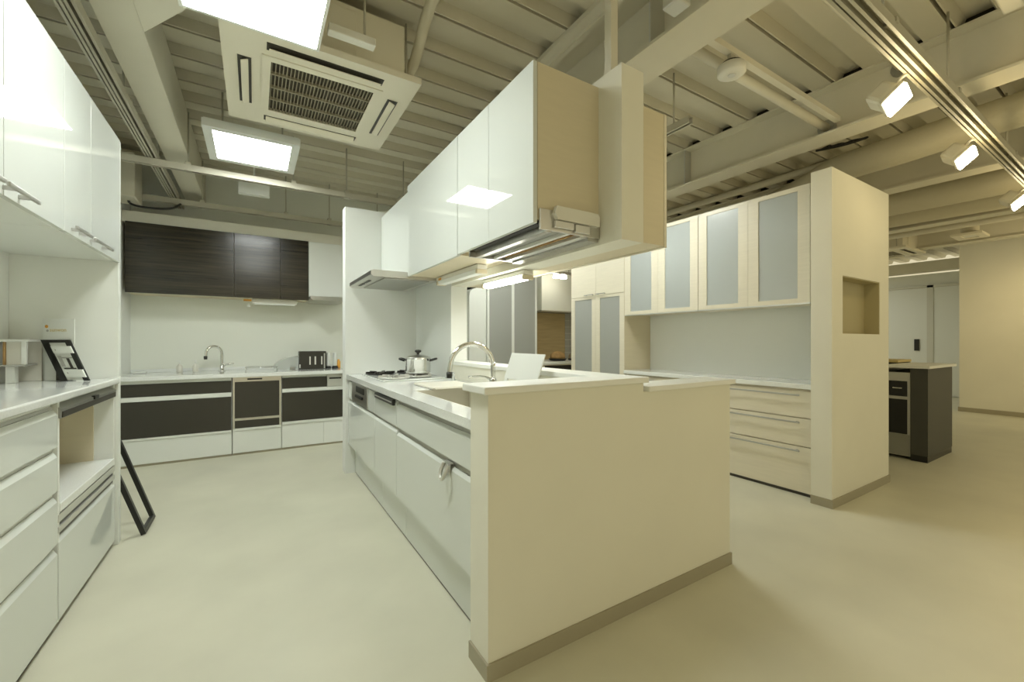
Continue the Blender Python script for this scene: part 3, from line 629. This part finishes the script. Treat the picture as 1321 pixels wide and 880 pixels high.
for a, b in ((3.279, ym - 0.001), (ym + 0.001, 4.184)):
    box('upper_door', 'cream_wood', tu, RX, RX + 0.02, a, b, 1.705, 2.327, 0.001)
    d = frame_door(tu, a, b, 0.06, 1.70, 0.068, 0.03, 'grey_glass')
    hy = (ym - 0.10) if a < 3.5 else (ym + 0.10)
    obj('handle', MB().box(RX - 0.035, RX - 0.027, hy - 0.075, hy + 0.075, 1.715, 1.723).box(RX - 0.03, RX - 0.0005, hy - 0.06, hy - 0.052, 1.715, 1.723).box(RX - 0.03, RX - 0.0005, hy + 0.052, hy + 0.06, 1.715, 1.723), 'grey_steel', d)

# ------------------------------------------------------------------ beyond the island: closet, white panel, far cooking corner
cl = thing('sliding_closet', 'white framed closet with two grey glass sliding doors', 'closet', (3.14, 5.4, 0))
box('carcass', 'panel_white', cl, 2.716, 3.561, 5.075, BW - 0.001, 0.0, 2.18)
for a, b in ((2.718, 3.15), (3.13, 3.560)):
    y = 5.052 if a < 3 else 5.062
    d = obj('sliding_door', MB().box(a, a + 0.035, y - 0.008, y, 0.02, 2.16).box(b - 0.035, b, y - 0.008, y, 0.02, 2.16).box(a + 0.035, b - 0.035, y - 0.008, y, 0.02, 0.06).box(a + 0.035, b - 0.035, y - 0.008, y, 2.12, 2.16), 'panel_white', cl)
    box('glass_pane', 'grey_glass', d, a + 0.035, b - 0.035, y - 0.006, y - 0.002, 0.06, 2.12)
rc = [(2.455, 0.0), (2.712, 0.0), (2.712, 1.90)] + [(2.66 - 0.20 * math.sin(R(t)), 1.80 + 0.095 * math.cos(R(t)) if t < 90 else 1.80) for t in range(0, 91, 15)] + [(2.455, 1.76)]
tag(obj('room_divider', MB().prism(rc, 'y', 5.06, 5.60), 'panel_white'), 'white round-topped divider beside the grey glass closet', 'divider')
tag(obj('wall_shade_box', MB().box(2.36, 2.714, 5.30, BW - 0.001, 1.92, 2.20, 0.003), 'dark_panel'), 'dark box standing for shaded back wall above the white round-topped divider', 'cabinet')  # dark colour stands in for shade on the back wall here
fk = thing('far_wall_cabinet', 'plain white wall cabinet over the brown cooking corner', 'cabinet', (4.35, 5.5, 1.65))
box('carcass', 'panel_white', fk, 3.85, 5.1, 5.36, BW - 0.001, 1.652, 2.42)
for k in range(2): box('door', 'panel_white', fk, 3.852 + 0.625 * k, 4.473 + 0.625 * k, 5.34, 5.359, 1.648, 2.42, 0.001)
box('bottom_trim', 'grey_steel', fk, 3.85, 5.1, 5.345, 5.68, 1.63, 1.6475)
tag(obj('back_panel', MB().box(3.85, 4.60, BW - 0.012, BW - 0.001, 0.85, 1.63), 'brown_wall'), 'brown wood splash panel in the far cooking corner', 'panel')
tp = thing('tile_panel', 'grey tiled strip beside the brown splash panel', 'panel', (4.85, 5.69, 0.85))
for r_ in range(7):
    for c_ in range(4): box('tile', 'print_grey', tp, 4.605 + 0.12 * c_, 4.72 + 0.12 * c_, BW - 0.011, BW - 0.001, 0.852 + 0.111 * r_, 0.958 + 0.111 * r_, 0.002)
fb = thing('far_base_cabinet', 'cream counter unit with dark oven gaps in far cooking corner', 'cabinet', (4.4, 5.4, 0))
box('carcass', 'cream_wood', fb, 3.70, 5.1, 5.08, BW - 0.002, 0.0, 0.80)
box('top', 'cap_white', fb, 3.68, 5.12, 5.05, BW - 0.002, 0.802, 0.84, 0.003)
for a in (3.72, 4.42): box('oven_gap', 'black', fb, a, a + 0.64, 5.072, 5.079, 0.66, 0.785)
bk = thing('bread_basket', 'round brown bread basket on the far counter', 'basket', (4.20, 5.38, 0.84))
obj('tray', MB().lathe((4.20, 5.38, 0.8405), [(0.12, 0), (0.15, 0.03), (0.145, 0.035)], 20), 'black', bk)
obj('bread', MB().lathe((4.20, 5.38, 0.876), [(0.12, 0), (0.125, 0.03), (0.11, 0.075), (0.06, 0.11), (0.01, 0.12)], 20), 'bread', bk)
po = thing('saucepan', 'steel saucepan with dark rim on the far counter', 'pot', (4.58, 5.38, 0.84))
obj('body', MB().lathe((4.58, 5.38, 0.8405), [(0.11, 0), (0.12, 0.01), (0.12, 0.05), (0.115, 0.1), (0.04, 0.12)], 20), 'steel', po)
obj('rim', MB().lathe((4.58, 5.38, 0.8408), [(0.122, 0), (0.13, 0.012), (0.122, 0.03)], 20), 'black', po)
obj('handle', MB().tube([(4.70, 5.36, 0.90), (4.76, 5.33, 0.92), (4.80, 5.30, 0.95)], 0.012, 8), 'black', po)
dl = thing('spot_bar', 'small lit spot bar above the far cooking corner', 'lamp', (4.3, 5.1, 2.0))
box('housing', 'grey_steel', dl, 3.80, 4.22, 5.01, 5.07, 2.18, 2.22)
obj('lamp_head', MB().lathe((3.91, 5.04, 2.12), [(0.05, 0), (0.055, 0.01), (0.04, 0.055), (0.02, 0.06)], 16), 'lens', dl)
obj('lamp_head', MB().lathe((4.05, 5.04, 2.12), [(0.05, 0), (0.055, 0.01), (0.04, 0.055), (0.02, 0.06)], 16), 'lens', dl)
obj('hanger', MB().cyl((3.85, 5.04, 2.22), (3.85, 5.04, ZD), 0.006, n=8).cyl((4.15, 5.04, 2.22), (4.15, 5.04, ZD), 0.006, n=8), 'rail', dl)

# ------------------------------------------------------------------ dark island far right
di = thing('dark_island', 'charcoal panelled island with black ovens and pale top', 'kitchen island', (5.8, 2.0, 0))
box('end_panel', 'charcoal', di, 5.425, 6.20, 1.285, 1.41, 0.06, 0.895)
box('end_plinth', 'black', di, 5.428, 6.197, 1.288, 1.41, 0.0, 0.0595)
box('carcass', 'charcoal', di, 5.462, 6.18, 1.411, 3.4, 0.03, 0.85)
for a in (1.415, 2.02, 2.625):
    b = a + 0.60
    ov = box('oven', 'satin', di, 5.44, 5.4615, a, b, 0.03, 0.85)
    box('oven_panel', 'black_glass', ov, 5.434, 5.4395, a + 0.02, b - 0.02, 0.615, 0.765)
    box('oven_window', 'black_glass', ov, 5.434, 5.4395, a + 0.02, b - 0.02, 0.245, 0.585)
    box('oven_base', 'grey_steel', ov, 5.434, 5.4395, a + 0.005, b - 0.005, 0.035, 0.24)
    for q in range(4): box('display_mark', 'satin', ov, 5.432, 5.4335, a + 0.06 + 0.12 * q, a + 0.13 + 0.12 * q, 0.69, 0.70)
obj('top', MB().box(5.39, 6.27, 1.265, 1.62, 0.896, 0.922, 0.004).box(5.43, 6.24, 1.62, 3.42, 0.852, 0.88, 0.004), 'cap_white', di)
box('raised_shelf', 'gold', di, 5.85, 6.27, 1.62, 3.42, 0.93, 0.955)
obj('shelf_panel', MB().box(6.20, 6.24, 1.62, 3.42, 0.0, 0.929), 'charcoal', di)
tag(obj('cooktop_grate', MB().box(5.55, 5.80, 1.75, 2.3, 0.8805, 0.90, 0.004), 'black'), 'black cooktop grate on the charcoal island', 'cooktop')

# ------------------------------------------------------------------ ceiling services
def led_panel(lab, x0, x1, y0, y1, z, fw):
    t = thing('led_panel_light', lab, 'ceiling light', ((x0 + x1) / 2, (y0 + y1) / 2, z), group='square ceiling light panels in a row')
    obj('frame', MB().ring(x0, x1, y0, y1, z, z + 0.05, x0 + fw, x1 - fw, y0 + fw, y1 - fw), 'panel_white', t)
    box('diffuser', 'led', t, x0 + fw, x1 - fw, y0 + fw, y1 - fw, z + 0.004, z + 0.012)
    box('back_plate', 'panel_white', t, x0 + 0.01, x1 - 0.01, y0 + 0.01, y1 - 0.01, z + 0.0505, z + 0.06)
    for x in (x0 + 0.1, x1 - 0.1): obj('hanger_rod', MB().cyl((x, (y0 + y1) / 2, z + 0.06), (x, (y0 + y1) / 2, ZD - 0.001), 0.006, n=8), 'rail', t)
    return t
led_panel('square white ceiling light panel beside the cassette air conditioner', -0.27, 0.27, 1.67, 2.235, 2.575, 0.014)
led_panel('square white framed ceiling light panel near the back kitchen', -0.30, 0.29, 3.44, 4.06, 2.60, 0.055)
led_panel('square ceiling light panel between the hanging wall and glass cupboards', 2.48, 2.98, 2.42, 2.92, 2.60, 0.03)
led_panel('square ceiling light panel before the grey glass closet', 2.45, 2.95, 3.95, 4.45, 2.60, 0.03)
led_panel('added unseen light panel before the far sliding doors', 10.4, 10.9, 4.0, 4.5, 2.60, 0.03)  # hidden panel added to brighten the far door area
# cassette air conditioner
ac = thing('cassette_air_conditioner', 'beige cassette air conditioner hanging beside the square light panels', 'air conditioner', (0.331, 2.735, 2.60))
X0, X1, Y0, Y1, Z = -0.138, 0.80, 2.26, 3.21, 2.60
gx0, gx1, gy0, gy1 = X0 + 0.20, X1 - 0.20, Y0 + 0.20, Y1 - 0.20
pm = MB().ring(X0, X1, Y0, Y1, Z, Z + 0.035, gx0, gx1, gy0, gy1)
obj('panel', pm, 'ac_white', ac)
box('body', 'ac_white', ac, X0 + 0.08, X1 - 0.08, Y0 + 0.06, Y1 - 0.06, Z + 0.0355, Z + 0.33)
box('filter', 'ac_grille', ac, gx0 + 0.001, gx1 - 0.001, gy0 + 0.001, gy1 - 0.001, Z + 0.018, Z + 0.024)
gr = MB()
for k in range(1, 4): y = gy0 + (gy1 - gy0) * k / 4; gr.box(gx0, gx1, y - 0.006, y + 0.006, Z + 0.002, Z + 0.017)
n_ = 30
for k in range(1, n_): x = gx0 + (gx1 - gx0) * k / n_; gr.box(x - 0.0022, x + 0.0022, gy0, gy1, Z + 0.006, Z + 0.016)
gm = obj('grille', MB().ring(gx0 - 0.03, gx1 + 0.03, gy0 - 0.03, gy1 + 0.03, Z - 0.006, Z - 0.0005, gx0 + 0.012, gx1 - 0.012, gy0 + 0.012, gy1 - 0.012), 'ac_white', ac)
gs = obj('grille_bars', gr, 'ac_bar', gm)
# four air outlets with flaps
for side in range(4):
    if side < 2:
        y = Y0 + 0.095 if side == 0 else Y1 - 0.095
        a, b = X0 + 0.19, X1 - 0.19
        s_ = obj('air_outlet', MB().box(a, b, y - 0.03, y + 0.03, Z - 0.003, Z - 0.0005), 'dark_panel', ac)
        obj('flap', MB().box(a + 0.01, b - 0.01, -0.020, 0.022, -0.003, 0.003, 0.002, 1, Matrix.Translation((0, y + (0.008 if side == 0 else -0.008), Z - 0.012)) @ Matrix.Rotation(R(24 if side == 0 else -24), 4, 'X')), 'ac_white', s_)
    else:
        x = X0 + 0.095 if side == 2 else X1 - 0.095
        a, b = Y0 + 0.24, Y1 - 0.24
        s_ = obj('air_outlet', MB().box(x - 0.03, x + 0.03, a, b, Z - 0.003, Z - 0.0005), 'dark_panel', ac)
        obj('flap', MB().box(-0.018, 0.018, a + 0.01, b - 0.01, -0.003, 0.003, 0.002, 1, Matrix.Translation((x, 0, Z - 0.012)) @ Matrix.Rotation(R(-24 if side == 2 else 24), 4, 'Y')), 'ac_white', s_)
box('service_cover', 'ac_white', ac, X0 + 0.30, X0 + 0.60, Y0 + 0.052, Y0 + 0.0595, Z + 0.06, Z + 0.30, 0.003)
for x, y in ((X0 + 0.05, Y0 + 0.12), (X1 - 0.05, Y0 + 0.12), (X1 - 0.05, Y1 - 0.12), (X0 + 0.05, Y1 - 0.12)): obj('hanger_bolt', MB().cyl((x, y, Z + 0.036), (x, y, ZD), 0.006, n=8), 'rail', ac)
ac2 = dup(ac, (8.95, 2.73, 2.60), 'beige cassette air conditioner near the far sliding doors')
rp = thing('refrigerant_pipe', 'bent insulated pipe rising from the cassette air conditioner', 'pipe', (0.76, 2.6, 2.7))
obj('insulation', MB().tube([(0.722, 2.60, 2.74), (0.77, 2.52, 2.75), (0.80, 2.42, 2.78), (0.80, 2.30, 2.84), (0.79, 2.18, 2.90), (0.78, 2.0, 2.93), (0.78, 1.0, 2.95), (0.78, -1.9, 2.95)], 0.03, 12, 2), 'duct', rp)
obj('drain_hose', MB().tube([(0.722, 2.75, 2.74), (0.80, 2.72, 2.74), (0.82, 2.72, 2.80), (0.82, 2.72, 2.999)], 0.02, 10, 1), 'duct', rp)
obj('connector', MB().cyl((0.7205, 2.605, 2.74), (0.745, 2.56, 2.745), 0.042, n=14), 'dark_panel', rp)
fx = thing('batten_light', 'short batten fixture beside the square panel and air conditioner', 'lamp', (0.42, 2.12, 2.6))
box('body', 'plastic', fx, 0.30, 0.52, 2.14, 2.19, 2.64, 2.68, 0.005)
obj('hanger', MB().cyl((0.47, 2.16, 2.68), (0.47, 2.16, ZD), 0.006, n=8), 'rail', fx)
# small detectors on deck left
tag(obj('exit_box', MB().box(-0.125, 0.125, 4.62, 4.68, 2.54, 2.66, 0.004).cyl((0, 4.65, 2.655), (0, 4.65, ZD), 0.008, n=8), 'panel_white'), 'blank white emergency light box hanging near the back wall', 'lamp')
# channel rails
def channel(t, x0, x1, y0, y1, z0, z1, axis):
    m = MB()
    if axis == 'y': m.box(x0, x1, y0, y1, z1 - 0.004, z1).box(x0, x0 + 0.004, y0, y1, z0, z1 - 0.004).box(x1 - 0.004, x1, y0, y1, z0, z1 - 0.004).box(x0 + 0.004, x0 + 0.012, y0, y1, z0, z0 + 0.004).box(x1 - 0.012, x1 - 0.004, y0, y1, z0, z0 + 0.004)
    else: m.box(x0, x1, y0, y1, z1 - 0.004, z1).box(x0, x1, y0, y0 + 0.004, z0, z1 - 0.004).box(x0, x1, y1 - 0.004, y1, z0, z1 - 0.004).box(x0, x1, y0 + 0.004, y0 + 0.012, z0, z0 + 0.004).box(x0, x1, y1 - 0.012, y1 - 0.004, z0, z0 + 0.004)
    return obj('channel', m, 'rail', t)
lt = thing('light_channel', 'long double light channel running beside the boxed beam', 'rail', (-0.68, 2.5, 2.58))
channel(lt, -0.715, -0.685, -0.5, 5.68, 2.58, 2.615, 'y')
channel(lt, -0.678, -0.640, -0.5, 5.68, 2.58, 2.63, 'y')
for y in (1.2, 2.3, 3.4, 4.5): obj('hanger', MB().box(-0.72, -0.635, y, y + 0.03, 2.631, 2.65).cyl((-0.68, y + 0.015, 2.65), (-0.68, y + 0.015, ZD), 0.006, n=8), 'rail', lt)
for k, (y, xa, xb, z, lab) in enumerate(((4.20, -1.075, 1.9, 2.575, 'cross channel rail under the deck beside the framed light panel'), (5.27, -1.075, 1.9, 2.575, 'cross channel rail under the deck close to the back wall'))):
    t = thing('cross_channel', lab, 'rail', ((xa + xb) / 2, y, z), group='cross channel rails')
    channel(t, xa, xb, y, y + 0.045, z - 0.05, z, 'x')
    for x in (-0.45, 0.30, 0.75, 1.3): obj('hanger', MB().cyl((x, y + 0.02, z), (x, y + 0.02, ZD), 0.006, n=8).box(x - 0.02, x + 0.02, y - 0.004, y + 0.049, z - 0.052, z + 0.02), 'rail', t)
jb = thing('junction_box', 'beige junction box with a black cable by the left wall', 'box', (-0.97, 5.1, 2.43))
box('body', 'beam', jb, LW + 0.001, -0.91, 4.95, 5.25, 2.45, 2.85, 0.01)
obj('cable', MB().tube([(-0.98, 5.1, 2.449), (-0.98, 5.12, 2.43), (-0.93, 5.18, 2.425), (-0.80, 5.2, 2.43), (-0.68, 5.21, 2.45), (-0.62, 5.25, 2.52)], 0.010, 8, 2), 'black', jb)
# ceiling speaker / detector with conduit
sp = thing('ceiling_detector', 'round beige detector hanging below the deck', 'detector', (2.19, 1.29, 2.6))
obj('disc', MB().lathe((2.19, 1.29, 2.59), [(0.04, 0), (0.062, 0.006), (0.070, 0.012), (0.070, 0.05), (0.062, 0.055)], 28), 'plastic', sp)
obj('indicator', MB().lathe((2.185, 1.285, 2.585), [(0.018, 0), (0.02, 0.003), (0.02, 0.006)], 12), 'satin', sp)
obj('bracket', MB().box(2.17, 2.21, 1.28, 1.30, 2.6455, 2.7015), 'rail', sp)
obj('back_rim', MB().lathe((2.19, 1.29, 2.6452), [(0.045, 0), (0.05, 0.004), (0.05, 0.014)], 20), 'dark_panel', sp)
obj('conduit', MB().cyl((1.83, 1.385, 2.72), (3.585, 1.385, 2.72), 0.028, n=14), 'beam', ceil)
obj('conduit_collar', MB().cyl((3.555, 1.385, 2.72), (3.588, 1.385, 2.72), 0.055, n=18), 'grey_steel', ceil)
obj('mounting_rail', MB().box(1.94, 3.49, 1.272, 1.308, 2.702, 2.735), 'beam', ceil)
cd2 = thing('slim_conduit', 'slim conduit crossing the deck beside the spotlight track', 'pipe', (2.7, 0.9, 2.93))
obj('pipe', MB().cyl((1.83, 0.98, 2.93), (3.585, 0.98, 2.93), 0.014, n=10), 'beam', cd2)
obj('collar', MB().cyl((3.56, 0.98, 2.93), (3.588, 0.98, 2.93), 0.045, n=14), 'grey_steel', cd2)
cd3 = thing('wall_conduit', 'conduit beside the post on the hanging wall', 'pipe', (1.5, 1.2, 2.8))
obj('pipe', MB().cyl((1.50, 1.12, 2.62), (1.50, 1.12, ZD - 0.001), 0.02, n=10), 'beam', cd3)
obj('outlet_box', MB().box(1.46, 1.54, 1.08, 1.16, 2.55, 2.62, 0.006), 'satin', cd3)
rd = thing('short_rail', 'short channel rail hung by a rod near the beam', 'rail', (2.45, 2.0, 2.6))
channel(rd, 2.43, 2.475, 1.72, 2.6, 2.60, 2.645, 'y')
obj('hanger', MB().cyl((2.452, 1.85, 2.645), (2.452, 1.85, ZD), 0.006, n=8).cyl((2.452, 2.4, 2.645), (2.452, 2.4, ZD), 0.006, n=8), 'rail', rd)
# spotlight track
tk = thing('light_track', 'twin-line spotlight track hung across the right side', 'rail', (4.5, 0.70, 2.5))
channel(tk, 1.2, 9.6, 0.655, 0.70, 2.50, 2.545, 'x')
channel(tk, 1.2, 9.6, 0.715, 0.745, 2.50, 2.53, 'x')
for x in (2.35, 3.3, 4.75, 6.2): obj('hanger', MB().cyl((x, 0.70, 2.53), (x, 0.70, ZD), 0.006, n=8).box(x - 0.015, x + 0.015, 0.65, 0.75, 2.53, 2.552), 'rail', tk)
def spot(x, y, z, aim, lab):
    t = thing('track_spotlight', lab, 'spotlight', (x, y, z), group='spotlights on the long track')
    d = Vector(aim).normalized()
    q = d.to_track_quat('-Z', 'Y').to_matrix().to_4x4() @ Matrix.Rotation(R(113), 4, 'Z')
    m4 = Matrix.Translation((x, y, z)) @ q
    hs = MB().box(-0.062, 0.062, -0.058, 0.058, -0.02, 0.0, 0.006).box(-0.056, 0.056, -0.052, 0.052, 0.0, 0.10, 0.02); hs.xf(m4)
    obj('housing', hs, 'ac_white', t)
    lens = MB().box(-0.060, 0.060, -0.056, 0.056, -0.036, -0.0205, 0.014, 3); lens.xf(m4)
    obj('lens', lens, 'lens', t)
    obj('yoke', MB().tube([(x, y, z + 0.04), (x, y - 0.03, z + 0.09), (x, 0.735, 2.50)], 0.009, 8), 'ac_white', t)
    lamp('spot_lamp', 'SPOT', Vector((x, y, z)) + d * 0.06, t, SPOT_W, SPOT_COL, 0.04, d, R(120), 1.0)
    lamp('lens_glow', 'POINT', Vector((x, y, z)) + d * 0.11, t, SPOT_W * 0.13, SPOT_COL, 0.05)
    return t
AIM = (-0.16, -0.72, -0.62)
spot(2.78, 0.79, 2.40, AIM, 'lit track spotlight nearest the round ceiling detector')
spot(4.05, 0.79, 2.40, AIM, 'lit track spotlight in the middle of the track')
spot(5.75, 0.79, 2.40, AIM, 'lit track spotlight above the charcoal island front')
spot(7.40, 0.79, 2.40, AIM, 'added unseen track spotlight below the pale thick duct')  # head out of view, added for more light at the far end
spot(8.40, 0.79, 2.40, (0.65, 0.05, -0.6), 'added unseen track spotlight nearest the far cream wall')  # head out of view, added to brighten the far wall block
bl = thing('batten_light', 'bare batten fixture under the deck behind the spotlight track', 'lamp', (2.9, 0.35, 2.8))
box('body', 'plastic', bl, 2.75, 3.25, 0.42, 0.49, 2.82, 2.87, 0.006)
obj('hanger', MB().cyl((2.85, 0.455, 2.87), (2.85, 0.455, ZD), 0.006, n=8).cyl((3.15, 0.455, 2.87), (3.15, 0.455, ZD), 0.006, n=8), 'rail', bl)
# ducts on the right
def duct(lab, pts, r, m='duct'):
    o = obj('flexible_duct', MB().tube(pts, r, 18, 3), m); tag(o, lab, 'duct', 'ducts under the deck'); return o
duct('sagging flexible duct passing above the niche wall', [(5.25, 2.6, 2.80), (4.95, 2.1, 2.78), (4.55, 1.7, 2.74), (4.48, 1.4, 2.72), (4.52, 1.15, 2.74), (4.6, 0.7, 2.80), (4.65, 0.2, 2.80), (4.65, -1.8, 2.80)], 0.12)
duct('straight flexible duct between the second and third far beam', [(6.35, 5.5, 2.76), (6.3, 3.0, 2.76), (6.25, 2.0, 2.75), (6.2, 1.2, 2.73), (6.3, 0.4, 2.75), (6.3, -1.6, 2.76)], 0.14)
duct('pale thick duct beyond the third far beam', [(7.05, 5.5, 2.78), (7.0, 2.0, 2.76), (7.0, 0.8, 2.74), (7.0, -1.8, 2.74)], 0.13)
for k, (x, z) in enumerate(((4.95, 2.957), (8.1, 2.72))):
    t = obj('service_pipe', MB().cyl((x, -1.9, z), (x, 6.0, z), 0.04, n=12), 'beam')
    tag(t, ('straight pipe beside the sagging duct', 'straight pipe near the far air conditioner')[k], 'pipe')
tag(obj('cable_bundle', MB().tube([(4.36, 1.74, 2.89), (4.40, 1.68, 2.92), (4.34, 1.66, 2.88), (4.42, 1.6, 2.91), (4.36, 1.56, 2.87), (4.44, 1.54, 2.91), (4.38, 1.48, 2.88), (4.46, 1.46, 2.90), (4.40, 1.40, 2.88), (4.36, 1.5, 2.86), (4.33, 1.62, 2.86), (4.32, 1.76, 2.88)], 0.010, 8, 2), 'black'), 'tangled black cable lying over the sagging duct', 'cable')
ds = thing('air_diffuser', 'square beige air diffuser near the far cream wall', 'vent', (8.4, 1.6, 2.6))
obj('plate', MB().ring(8.2, 8.62, 1.42, 1.72, 2.60, 2.63, 8.29, 8.53, 1.50, 1.64), 'ac_white', ds)
box('core', 'plastic', ds, 8.29, 8.53, 1.50, 1.64, 2.612, 2.63)
obj('neck', MB().cyl((8.41, 1.57, 2.63), (8.41, 1.57, ZD - 0.001), 0.09, n=18), 'duct', ds)
# far end lighting: the unseen panel and track-end spots above are added
